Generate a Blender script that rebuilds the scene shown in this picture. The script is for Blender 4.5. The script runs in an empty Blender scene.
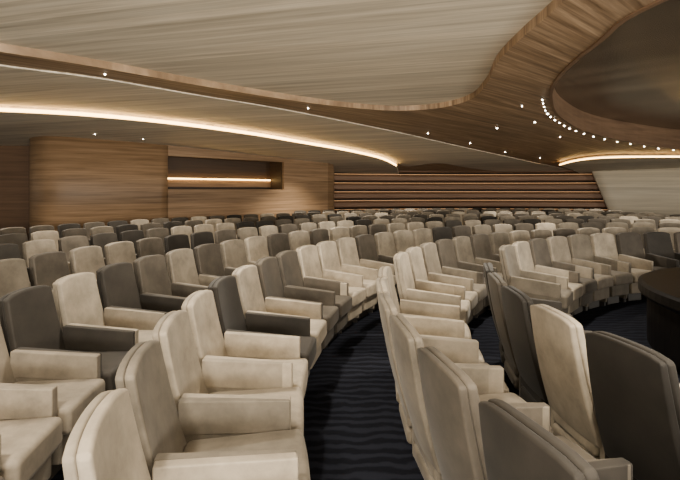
import bpy, bmesh, math, random
from mathutils import Vector, Matrix
random.seed(11)
F=450.0; HZ=190.0; CH=1.7
scene=bpy.context.scene
# ---------------- materials
def new_mat(name):
    m=bpy.data.materials.new(name); m.use_nodes=True
    nt=m.node_tree; b=nt.nodes['Principled BSDF']
    return m,nt,b
def N(nt,t,**k):
    n=nt.nodes.new(t)
    for a,v in k.items(): setattr(n,a,v)
    return n
def ramp(nt,stops):
    r=N(nt,'ShaderNodeValToRGB'); e=r.color_ramp.elements
    e[0].position=stops[0][0]; e[0].color=(*stops[0][1],1)
    e[1].position=stops[-1][0]; e[1].color=(*stops[-1][1],1)
    for p,c in stops[1:-1]:
        x=e.new(p); x.color=(*c,1)
    return r
def fabric(name,c):
    m,nt,b=new_mat(name)
    tc=N(nt,'ShaderNodeTexCoord'); oi=N(nt,'ShaderNodeObjectInfo')
    ad=N(nt,'ShaderNodeVectorMath',operation='ADD')
    nt.links.new(tc.outputs['Object'],ad.inputs[0]); nt.links.new(oi.outputs['Location'],ad.inputs[1])
    n=N(nt,'ShaderNodeTexNoise'); n.inputs['Scale'].default_value=4.5; n.inputs['Detail'].default_value=6; n.inputs['Roughness'].default_value=.65
    nt.links.new(ad.outputs[0],n.inputs['Vector'])
    r=ramp(nt,[(.32,tuple(x*.64 for x in c)),(.68,tuple(min(1,x*1.18) for x in c))])
    nt.links.new(n.outputs['Fac'],r.inputs['Fac'])
    mr=N(nt,'ShaderNodeMapRange'); mr.inputs['To Min'].default_value=.68; mr.inputs['To Max'].default_value=1.15
    nt.links.new(oi.outputs['Random'],mr.inputs['Value'])
    vm=N(nt,'ShaderNodeVectorMath',operation='SCALE'); nt.links.new(r.outputs['Color'],vm.inputs[0]); nt.links.new(mr.outputs[0],vm.inputs['Scale'])
    nt.links.new(vm.outputs[0],b.inputs['Base Color'])
    b.inputs['Roughness'].default_value=.7; b.inputs['Specular IOR Level'].default_value=.25
    b.inputs['Sheen Weight'].default_value=.08; b.inputs['Sheen Roughness'].default_value=.35
    n2=N(nt,'ShaderNodeTexNoise'); n2.inputs['Scale'].default_value=250
    bp=N(nt,'ShaderNodeBump'); bp.inputs['Strength'].default_value=.08; bp.inputs['Distance'].default_value=.003
    nt.links.new(ad.outputs[0],n2.inputs['Vector']); nt.links.new(n2.outputs['Fac'],bp.inputs['Height']); nt.links.new(bp.outputs['Normal'],b.inputs['Normal'])
    return m
def wood(name,stops,rot=0,scale=(1,14,1),plank=None,rough=.5,axis='Z',spec=.4,var=.18):
    m,nt,b=new_mat(name)
    tc=N(nt,'ShaderNodeTexCoord'); mp=N(nt,'ShaderNodeMapping')
    mp.inputs['Rotation'].default_value=(0,0,rot)
    nt.links.new(tc.outputs['Object'],mp.inputs['Vector'])
    mp2=N(nt,'ShaderNodeMapping'); mp2.inputs['Scale'].default_value=scale
    nt.links.new(mp.outputs[0],mp2.inputs['Vector'])
    n=N(nt,'ShaderNodeTexNoise'); n.inputs['Scale'].default_value=1.0; n.inputs['Detail'].default_value=7; n.inputs['Roughness'].default_value=.65; n.inputs['Distortion'].default_value=.3
    nt.links.new(mp2.outputs[0],n.inputs['Vector'])
    r=ramp(nt,stops); nt.links.new(n.outputs['Fac'],r.inputs['Fac'])
    out=r.outputs['Color']
    if plank:
        sep=N(nt,'ShaderNodeSeparateXYZ'); nt.links.new(mp.outputs[0],sep.inputs[0])
        mu=N(nt,'ShaderNodeMath',operation='MULTIPLY'); mu.inputs[1].default_value=1/plank
        nt.links.new(sep.outputs[1 if axis=='Z' else 2],mu.inputs[0])
        fl=N(nt,'ShaderNodeMath',operation='FLOOR'); nt.links.new(mu.outputs[0],fl.inputs[0])
        wn=N(nt,'ShaderNodeTexWhiteNoise',noise_dimensions='1D'); nt.links.new(fl.outputs[0],wn.inputs['W'])
        mr=N(nt,'ShaderNodeMapRange'); mr.inputs['To Min'].default_value=1-var; mr.inputs['To Max'].default_value=1+var*.4
        nt.links.new(wn.outputs['Value'],mr.inputs['Value'])
        vm=N(nt,'ShaderNodeVectorMath',operation='SCALE'); nt.links.new(out,vm.inputs[0]); nt.links.new(mr.outputs[0],vm.inputs['Scale'])
        out=vm.outputs[0]
    nt.links.new(out,b.inputs['Base Color'])
    b.inputs['Roughness'].default_value=rough; b.inputs['Specular IOR Level'].default_value=spec
    return m
def plain(name,c,rough=.5,metal=0,spec=.5):
    m,nt,b=new_mat(name)
    n=N(nt,'ShaderNodeTexNoise'); n.inputs['Scale'].default_value=3
    r=ramp(nt,[(.3,tuple(x*.85 for x in c)),(.7,c)])
    nt.links.new(n.outputs['Fac'],r.inputs['Fac']); nt.links.new(r.outputs['Color'],b.inputs['Base Color'])
    b.inputs['Roughness'].default_value=rough; b.inputs['Metallic'].default_value=metal
    b.inputs['Specular IOR Level'].default_value=spec
    return m
def emis(name,c,s):
    m,nt,b=new_mat(name)
    b.inputs['Emission Color'].default_value=(*c,1); b.inputs['Emission Strength'].default_value=s
    b.inputs['Base Color'].default_value=(*c,1)
    return m
cols=[(.335,.283,.213),(.20,.168,.127),(.082,.068,.052),(.028,.0235,.0185)]
fabs=[fabric('fabric_%d'%i,c) for i,c in enumerate(cols)]
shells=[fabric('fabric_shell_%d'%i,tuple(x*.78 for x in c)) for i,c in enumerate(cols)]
m_base=plain('seat_base_dark',(.03,.025,.02),.6)
m_light=wood('pale_plank_ceiling',[(.3,(.49,.42,.32)),(.5,(.70,.615,.48)),(.7,(.87,.785,.64))],rot=.25,scale=(.45,13,1),plank=.2,rough=.6,spec=.2)
m_brown=wood('brown_wood_ceiling',[(.3,(.13,.077,.040)),(.5,(.28,.182,.103)),(.68,(.50,.35,.22))],rot=-.7,scale=(.6,16,1),plank=.3)
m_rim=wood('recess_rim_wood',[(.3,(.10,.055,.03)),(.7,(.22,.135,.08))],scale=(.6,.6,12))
m_wall=wood('brown_wood_wall',[(.3,(.15,.088,.044)),(.5,(.26,.16,.085)),(.72,(.36,.235,.135))],scale=(.5,.5,16),plank=.33,axis='X',var=.2)
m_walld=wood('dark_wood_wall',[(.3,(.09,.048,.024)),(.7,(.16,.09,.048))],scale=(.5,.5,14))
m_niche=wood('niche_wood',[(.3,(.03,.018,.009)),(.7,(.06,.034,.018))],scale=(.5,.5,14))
m_slat=wood('slat_wood',[(.3,(.18,.095,.052)),(.7,(.31,.18,.105))],scale=(.6,.6,14))
m_cream=wood('cream_plank_wall',[(.3,(.55,.48,.37)),(.7,(.74,.66,.52))],scale=(.4,.4,12),plank=.14,axis='X')
m_dark=plain('dark_gap',(.015,.009,.006),.7)
m_desk=plain('desk_black_lacquer',(.004,.0035,.0035),.45,spec=.15)
m_led=emis('led_warm',(1,.60,.20),14)
m_slatglow=emis('slat_edge_glow',(1,.55,.25),.5)  # weak emission that paints highlights on slat edges, no lamp there
m_spot=emis('spot_white',(1,.93,.8),45)
m_oval=wood('bronze_recess',[(.3,(.05,.036,.025)),(.5,(.12,.093,.066)),(.7,(.42,.35,.27))],rot=.9,scale=(.10,.5,1),rough=.24,spec=.8)  # pale streaks paint blurred reflections into the base colour
m_oval.node_tree.nodes['Principled BSDF'].inputs['Metallic'].default_value=.6
# carpet
m_carpet,nt,b=new_mat('navy_wave_carpet')
tc=N(nt,'ShaderNodeTexCoord'); w=N(nt,'ShaderNodeTexWave'); w.inputs['Scale'].default_value=3.0; w.inputs['Distortion'].default_value=5; w.inputs['Detail'].default_value=3; w.inputs['Detail Scale'].default_value=1.5
w.bands_direction='Y'
nt.links.new(tc.outputs['Object'],w.inputs['Vector'])
r=ramp(nt,[(.3,(.005,.0055,.008)),(.8,(.0115,.0128,.0185))]); nt.links.new(w.outputs['Fac'],r.inputs['Fac']); nt.links.new(r.outputs['Color'],b.inputs['Base Color'])
b.inputs['Roughness'].default_value=.95; b.inputs['Specular IOR Level'].default_value=.05

def link(name,me,mats):
    o=bpy.data.objects.new(name,me); scene.collection.objects.link(o)
    for m in mats: me.materials.append(m)
    return o
# ---------------- chair
YS=.862
def rbox(bm,x0,x1,y0,y1,z0,z1,r,mat=0,seg=3,cuts=(0,0,0),fn=None):
    t=bmesh.new(); bmesh.ops.create_cube(t,size=1)
    for v in t.verts:
        v.co=Vector(((x0+x1)/2+v.co.x*(x1-x0),(y0+y1)/2+v.co.y*(y1-y0),(z0+z1)/2+v.co.z*(z1-z0)))
    bmesh.ops.bevel(t,geom=t.edges[:],offset=r,segments=seg,profile=.5,affect='EDGES')
    lo=(x0,y0,z0); hi=(x1,y1,z1)
    for a in range(3):
        for i in range(cuts[a]):
            k=(i+1)/(cuts[a]+1); co=Vector((0,0,0)); co[a]=lo[a]+r+(hi[a]-lo[a]-2*r)*k
            no=Vector((0,0,0)); no[a]=1
            bmesh.ops.bisect_plane(t,geom=t.verts[:]+t.edges[:]+t.faces[:],plane_co=co,plane_no=no)
    if fn:
        for v in t.verts: v.co=fn(v.co.copy())
    for v in t.verts: v.co.y*=YS
    for f in t.faces: f.material_index=mat; f.smooth=True
    me=bpy.data.meshes.new('t'); t.to_mesh(me); t.free(); bm.from_mesh(me); bpy.data.meshes.remove(me)
def make_chair(mat,shell,nm):
    bm=bmesh.new()
    def fb(c):
        k=(c.z-.12)/.85
        if c.z>.75:
            c.z -= ((c.z-.75)/.23)**2*.018*(abs(c.y)/.285)**6
        c.y*= (1.0-.10*max(0,k-.3)/.7)
        c.x = c.x*(1-.3*k) + .10 - .22*k + .12*(k-.5)**2
        c.x += .25*c.y*c.y
        if c.z>.8: c.z -= (c.z-.8)/.17*.2*c.y*c.y
        return c
    rbox(bm,-.015,.05,-.288,.288,.30,.985,.020,0,4,(0,8,7),fb)
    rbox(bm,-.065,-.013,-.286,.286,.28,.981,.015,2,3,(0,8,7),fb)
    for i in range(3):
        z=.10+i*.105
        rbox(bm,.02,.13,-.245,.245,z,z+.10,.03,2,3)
    def fs(c):
        k=(c.x-.08)/.56
        if c.z>.38: c.z += .012*(1-(c.y/.25)**2)+.012*k
        c.x += -.10*c.y*c.y*(1 if c.x>.4 else 0)
        return c
    rbox(bm,.08,.67,-.252,.252,.31,.455,.035,0,4,(4,4,1),fs)
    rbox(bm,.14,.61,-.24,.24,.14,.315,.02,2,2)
    rbox(bm,.2,.5,-.16,.16,0,.16,.01,1,1)
    for s in (-1,1):
        def fa(c):
            c.z -= .04*c.x/.6
            return c
        y=s*.285
        rbox(bm,.04,.60,y-.03,y+.03,.475,.645,.008,0,2,(3,0,0),fa)
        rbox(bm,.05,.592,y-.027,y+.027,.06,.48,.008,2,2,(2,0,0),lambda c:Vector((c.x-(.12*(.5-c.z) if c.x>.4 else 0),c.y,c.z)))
        rbox(bm,.08,.52,y-.022,y+.022,0,.07,.005,1,1)
    me=bpy.data.meshes.new(nm+'_src'); bm.to_mesh(me); bm.free()
    ob=bpy.data.objects.new('tmp',me); scene.collection.objects.link(ob)
    for m in (mat,m_base,shell): me.materials.append(m)
    wn=ob.modifiers.new('w','WEIGHTED_NORMAL'); wn.weight=80
    dg=bpy.context.evaluated_depsgraph_get(); dg.update()
    me2=bpy.data.meshes.new_from_object(ob.evaluated_get(dg)); me2.name=nm
    bpy.data.objects.remove(ob); bpy.data.meshes.remove(me)
    return me2
chairs=[make_chair(m,s,'seat_mesh_'+str(i)) for i,(m,s) in enumerate(zip(fabs,shells))]
CX,CY=5.9,3.1
W=[0]*26+[1]*32+[2]*26+[3]*16
seatpitch=.545
rows=[ # r, [(th0,th1)], preset colours
 (4.55,[(-25.5,17),(36,125)],[3,3,3,0,3,2,3,1,0,2,1,1,0,2]),
 (5.50,[(-23.5,12),(21,120)],[3,3,2,1,1,0,0,0,0,1,2,1]),
 (6.80,[(-13.7,118)],[0,1,0,0,3,0,2,2,0,0]),
 (8.10,[(-18.1,116)],[1,2,1,1,3,0,3,2,1,2,1,0]),
 (9.40,[(-14,114)],[1,2,0,1,2,1,1,2,3,3,2,1,0,2,1]),
 (10.7,[(-8,112)],[]),
 (12.0,[(0,110)],[]),
 (13.3,[(8,108)],[]),
 (14.5,[(60,106)],[]),
]
for ri,(R,blocks,pre) in enumerate(rows):
    n=0
    for a,bb in blocks:
        st=math.degrees(seatpitch/R); th=a
        while th<=bb:
            t=math.radians(th)
            x=CX-R*math.cos(t); y=CY+R*math.sin(t)
            if x<.85*y+1.5 and x>-.9*y-1.2 and y>.5:
                ci=pre[n] if n<len(pre) else random.choice(W)
                o=bpy.data.objects.new('auditorium_seat',chairs[ci]); scene.collection.objects.link(o)
                o.location=(x,y,0)
                o.rotation_euler=(0,0,-t+random.uniform(-.02,.02)); n+=1
            th+=st
# ---------------- room shell
def lerpt(tab,x):
    if x<=tab[0][0]: return tab[0][1]
    for (a,b_),(c,d) in zip(tab,tab[1:]):
        if x<=c: return b_+(d-b_)*(x-a)/(c-a)
    return tab[-1][1]
G=[(8,1.6),(11.5,1.5),(16,1.25),(19.5,1.0),(21.5,.82),(26,.7)]
def g(Y): return lerpt(G,Y)
def survey(u,v,dz=0):
    """plan position on the ceiling surface (offset dz) seen at bearing u / elevation v"""
    lo,hi=.3,24.0
    f=lambda Y:(HZ-v)*Y/F-(g(Y)+dz)
    for _ in range(50):
        m=(lo+hi)/2
        if f(m)>0: hi=m
        else: lo=m
    return ((u-340)/F*lo,lo)
def catmull(p,n=6):
    out=[]
    for i in range(len(p)-1):
        a=p[max(i-1,0)];b_=p[i];c=p[i+1];d=p[min(i+2,len(p)-1)]
        for k in range(n):
            t=k/n
            out.append(tuple(.5*((2*b_[j])+(-a[j]+c[j])*t+(2*a[j]-5*b_[j]+4*c[j]-d[j])*t*t+(-a[j]+3*b_[j]-3*c[j]+d[j])*t**3) for j in range(2)))
    out.append(p[-1]); return out
def slab(name,poly,dz,thick,mat,zfn=None):
    bm=bmesh.new()
    vs=[bm.verts.new((x,y,0)) for x,y in poly]
    f=bm.faces.new(vs)
    bm.normal_update()
    bmesh.ops.triangulate(bm,faces=[f])
    for i in range(-3,25):
        bmesh.ops.bisect_plane(bm,geom=bm.verts[:]+bm.edges[:]+bm.faces[:],plane_co=(0,i+.37,0),plane_no=(0,1,0))
    bm.normal_update()
    ext=bmesh.ops.extrude_face_region(bm,geom=bm.faces[:])
    top=set(v for v in ext['geom'] if isinstance(v,bmesh.types.BMVert))
    for v in bm.verts:
        z=CH+(zfn(v.co.y) if zfn else g(v.co.y))+dz
        v.co.z= z+(thick if v in top else 0)
    bmesh.ops.recalc_face_normals(bm,faces=bm.faces[:])
    me=bpy.data.meshes.new(name); bm.to_mesh(me); bm.free()
    return link(name,me,[mat])
def S(pts,dz=0,n=6): return catmull([survey(u,v,dz) for u,v in pts],n)
c1=S([(-260,6),(-120,24),(0,43),(100,60),(200,79),(300,96),(380,105),(430,104),(468,95),(486,78),(497,55),(520,30),(553,0),(600,-50)],.1)
L1=slab('ceiling_front_pale_panel',c1+[(3.0,-3),(-9,-3)],.1,.12,m_light)
hole=catmull([(3.4,1.5),survey(660,0),survey(600,40),survey(560,75),survey(551,97),survey(562,118),survey(600,135),survey(680,149),(16,16.2),(20,12)],6)
slab('ceiling',c1+[(3.0,1.0)]+hole+[(26,12),(26,25),(-16,25),(-16,4)],0,.3,m_brown)
c2=S([(-260,32),(-120,48),(0,66),(100,79),(200,96),(300,113),(400,133),(480,151),(540,164),(580,172)],-.02)
c3u=[(-260,102),(-120,103),(0,107),(100,113),(200,124),(300,140),(350,149),(382,157),(396,164),(410,167),(440,164),(480,170),(570,176)]
c3=S(c3u,-.05)
slab('ceiling_middle_pale_panel',c2+c3[::-1],-.02,.02,m_light)
c3b=S([(-260,102),(-120,103),(0,107),(100,113),(200,124),(300,140),(350,149),(382,157),(396,164)],-.05)
slab('ceiling_rear_pale_panel',c3b+[(3.0,22.5),(-15,22.5),(-15,c3b[0][1])],-.14,.13,m_light)
cr=S([(560,164),(575,160),(600,157),(640,156),(700,156),(760,157)],-.08)
slab('ceiling_right_pale_panel',cr+[(26,cr[-1][1]),(26,23),(13,23)],-.14,.1,m_light)
def ribbon(name,path,z0,z1,mat,off=.015):
    bm=bmesh.new(); prev=None
    for i,(x,y) in enumerate(path):
        a=path[max(i-1,0)]; c=path[min(i+1,len(path)-1)]
        d=Vector((c[0]-a[0],c[1]-a[1])).normalized(); nx,ny=d.y,-d.x
        q=[]
        for o,z in ((off,z0),(off,z1),(-.01,z1),(-.01,z0)):
            q.append(bm.verts.new((x+nx*o,y+ny*o,CH+g(y)+z)))
        if prev:
            for k in range(4): bm.faces.new((prev[k],prev[(k+1)%4],q[(k+1)%4],q[k]))
        prev=q
    bmesh.ops.recalc_face_normals(bm,faces=bm.faces[:])
    me=bpy.data.meshes.new(name); bm.to_mesh(me); bm.free()
    return link(name,me,[mat])
ribbon('led_cove_strip',c3b,-.13,-.07,m_led,.03)
ribbon('led_cove_strip',cr,-.13,-.09,m_led,.03)
hw=hole+[(20,6),(17,2),(11,-.5),(6,-.5)]
def loopwall(name,path,zb,zt,mat,close=True):
    bm=bmesh.new(); a=[];c=[]
    for x,y in path:
        a.append(bm.verts.new((x,y,CH+zb(y)))); c.append(bm.verts.new((x,y,CH+zt(y))))
    n=len(path)
    for i in range(n if close else n-1):
        j=(i+1)%n; bm.faces.new((a[i],a[j],c[j],c[i]))
    me=bpy.data.meshes.new(name); bm.to_mesh(me); bm.free()
    o=link(name,me,[mat])
    s=o.modifiers.new('s','SOLIDIFY'); s.thickness=.05; s.offset=0
    return o
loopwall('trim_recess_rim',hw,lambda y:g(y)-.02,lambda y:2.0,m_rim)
bm=bmesh.new(); bm.faces.new([bm.verts.new((x,y,CH+1.95)) for x,y in hw]); me=bpy.data.meshes.new('r'); bm.to_mesh(me); bm.free()
o=link('ceiling_recess',me,[m_oval]); s=o.modifiers.new('s','SOLIDIFY'); s.thickness=.1
# floor
bm=bmesh.new(); bmesh.ops.create_grid(bm,x_segments=1,y_segments=1,size=1)
for v in bm.verts: v.co=Vector((5+v.co.x*21,11+v.co.y*14,0))
me=bpy.data.meshes.new('floor'); bm.to_mesh(me); bm.free(); link('floor',me,[m_carpet])
# walls
def wall(name,path,z0,z1,mat,th=.12,smooth=False):
    bm=bmesh.new(); a=[bm.verts.new((p[0],p[1],z0)) for p in path]; c=[bm.verts.new((p[0],p[1],z1)) for p in path]
    for i in range(len(path)-1): 
        f=bm.faces.new((a[i],a[i+1],c[i+1],c[i])); f.smooth=smooth
    me=bpy.data.meshes.new(name); bm.to_mesh(me); bm.free()
    o=link(name,me,[mat]); s=o.modifiers.new('s','SOLIDIFY'); s.thickness=th; s.offset=0
    return o
main=[(-8.2,13.5),(-8.3,12.6),(-8.15,11.9),(-7.7,11.5),(-7.15,11.45),(-6.2,12.0),(-4.95,12.9)]
A=Vector((-4.95,12.9)); B=Vector((-2.0,15.8)); Cc=Vector((-.5,17.2))
wall('wall_left',catmull(main,5),0,3.3,m_wall,.1,True)
wall('wall_left_lower',[A,B],0,1.72,m_wall,.1)
wall('wall_left_upper',[A,B],2.68,3.3,m_wall,.1)
wall('wall_left_end',[B,Cc,(-.3,17.6),(-.3,21.5)],0,3.2,m_wall,.1)
nn=Vector((-(B-A).y,(B-A).x)).normalized()
d=(B-A).normalized()
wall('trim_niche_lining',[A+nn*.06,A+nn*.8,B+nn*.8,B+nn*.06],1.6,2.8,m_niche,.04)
bm=bmesh.new()
for zz in (1.66,2.76):
    q=[A,A+nn*.8,B+nn*.8,B]
    bm.faces.new([bm.verts.new((p.x,p.y,zz)) for p in q])
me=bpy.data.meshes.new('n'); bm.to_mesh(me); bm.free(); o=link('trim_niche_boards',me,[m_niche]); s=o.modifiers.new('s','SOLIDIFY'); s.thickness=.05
wall('trim_niche_led',[A+nn*.7,B+nn*.7-d*.05],2.03,2.07,m_led,.04)
wall('trim_niche_panel',[A+nn*.74,B+nn*.74],1.8,2.01,m_wall,.04)
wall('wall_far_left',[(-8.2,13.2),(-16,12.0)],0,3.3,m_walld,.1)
def arc(R,t0,t1,n=40): 
    return [(CX-R*math.cos(math.radians(t0+(t1-t0)*i/n)),CY+R*math.sin(math.radians(t0+(t1-t0)*i/n))) for i in range(n+1)]
wall('wall_back',arc(18.2,66,112),0,3.2,m_dark,.1,True)
def slats(name,R,t0,t1):
    bm=bmesh.new(); n=50
    z=.1
    def strip(rings,mi):
        for a,b_ in zip(rings,rings[1:]):
            for i in range(n):
                f=bm.faces.new((a[i],a[i+1],b_[i+1],b_[i])); f.material_index=mi
    while z<3.0:
        mk=lambda r_,zz:[bm.verts.new((p[0],p[1],zz)) for p in arc(r_,t0,t1,n)]
        strip([mk(R+.16,z),mk(R,z+.05),mk(R,z+.22),mk(R+.13,z+.31)],0)
        strip([mk(R+.13,z+.312),mk(R+.13,z+.33)],1)  # added glowing strip stands for the highlight along each slat top
        z+=.40
    me=bpy.data.meshes.new(name); bm.to_mesh(me); bm.free(); return link(name,me,[m_slat,m_slatglow])
slats('slatted_wall_cladding',17.95,66,112)
bm=bmesh.new(); n=30
a=[bm.verts.new((x,y,0)) for x,y in arc(17.7,110.5,150,n)]; c=[bm.verts.new((x,y,3.2)) for x,y in arc(17.7,106.5,150,n)]
for i in range(n): f=bm.faces.new((a[i],a[i+1],c[i+1],c[i])); f.smooth=True
me=bpy.data.meshes.new('wall_right'); bm.to_mesh(me); bm.free()
o=link('wall_right',me,[m_cream]); s=o.modifiers.new('s','SOLIDIFY'); s.thickness=.2; s.offset=0
# round platform
bm=bmesh.new()
prof=[(0,.0),(1.62,0),(1.62,.08),(1.70,.1),(1.70,.58),(1.76,.61),(1.78,.64),(1.78,.72),(1.74,.74),(0,.74)]
seg=96; rr=[]
for r_,z in prof:
    rr.append([bm.verts.new((4.75+r_*math.cos(2*math.pi*i/seg),3.95+r_*math.sin(2*math.pi*i/seg),z)) for i in range(seg)] if r_>0 else [bm.verts.new((4.75,3.95,z))])
for p,q in zip(rr,rr[1:]):
    for i in range(seg):
        j=(i+1)%seg
        if len(p)==1: bm.faces.new((p[0],q[i],q[j]))
        elif len(q)==1: bm.faces.new((p[i],p[j],q[0]))
        else: bm.faces.new((p[i],p[j],q[j],q[i]))
bmesh.ops.recalc_face_normals(bm,faces=bm.faces[:])
me=bpy.data.meshes.new('d'); bm.to_mesh(me); bm.free(); link('round_stage_platform',me,[m_desk])
# downlights : one mesh of tiny recessed fittings
spots=[(105,74),(308,108),(428,133),(470,143),(505,152),(540,158),
 (522,106),(535,122),(560,137),(497,128)]
spw=[survey(u,v)+(g(survey(u,v)[1]),) for u,v in spots]
sp3=[survey(u,v,-.14)+(g(survey(u,v,-.14)[1])-.14,) for u,v in [(95,134),(143,139)]]
hp=[]
for i in range(0,len(hole)):
    x,y=hole[i]
    if y>7.6 and x<14: hp.append((x-.05,y+.22,g(y+.22)))
bm=bmesh.new()
for k,(x,y,z) in enumerate(spw+sp3+hp):
    r_=.010 if y<9 or k>=len(spw) and k<len(spw)+2 else .017
    bmesh.ops.create_cone(bm,cap_ends=True,segments=12,radius1=r_,radius2=r_*.9,depth=.016,matrix=Matrix.Translation((x,y,CH+z-.006)))
me=bpy.data.meshes.new('s'); bm.to_mesh(me); bm.free(); link('ceiling_downlights',me,[m_spot])
# lights
def spot(x,y,z,p,size=120,rad=.10):
    l=bpy.data.lights.new('downlight_lamp','SPOT'); l.energy=p; l.spot_size=math.radians(size); l.spot_blend=.9; l.shadow_soft_size=rad; l.color=(1,.90,.74)
    o=bpy.data.objects.new('downlight_lamp',l); scene.collection.objects.link(o); o.location=(x,y,z)
for x,y in [(-4,3),(-1,4.5),(2,5.5),(-3,7),(0,9),(4,9),(1,13),(6,14),(-4,10),(2.2,1.5),(-1.5,.8),(8,11),(10,16),(3,17),(-6.5,9),(-1,15)]:
    spot(x,y,CH+g(y)-.25,620)
def area(name,loc,tgt,sx,sy,p,col=(1,.92,.79)):
    l=bpy.data.lights.new(name,'AREA'); l.shape='RECTANGLE'; l.size=sx; l.size_y=sy; l.energy=p; l.color=col
    o=bpy.data.objects.new(name,l); scene.collection.objects.link(o); o.location=loc
    o.rotation_euler=(Vector(tgt)-Vector(loc)).to_track_quat('-Z','Y').to_euler()
area('added_fill_light',(1,-3.3,1.7),(0,3,5.6),10,1.2,1700)  # unseen fill light added behind the camera to brighten the ceiling
area('added_fill_light',(17,3,1.7),(6,10.5,5.2),1.2,8,1300)  # second added fill light, out of view at right, also lifting the ceiling
world=bpy.data.worlds.new('w'); scene.world=world; world.use_nodes=True
world.node_tree.nodes['Background'].inputs[0].default_value=(1,.92,.79,1); world.node_tree.nodes['Background'].inputs[1].default_value=.6
cam=bpy.data.cameras.new('camera'); cam.lens=F/680*36; cam.sensor_width=36; cam.shift_y=-(240-HZ)/680; cam.clip_start=.05
co=bpy.data.objects.new('camera',cam); scene.collection.objects.link(co); co.location=(0,0,CH); co.rotation_euler=(math.pi/2,0,0); scene.camera=co
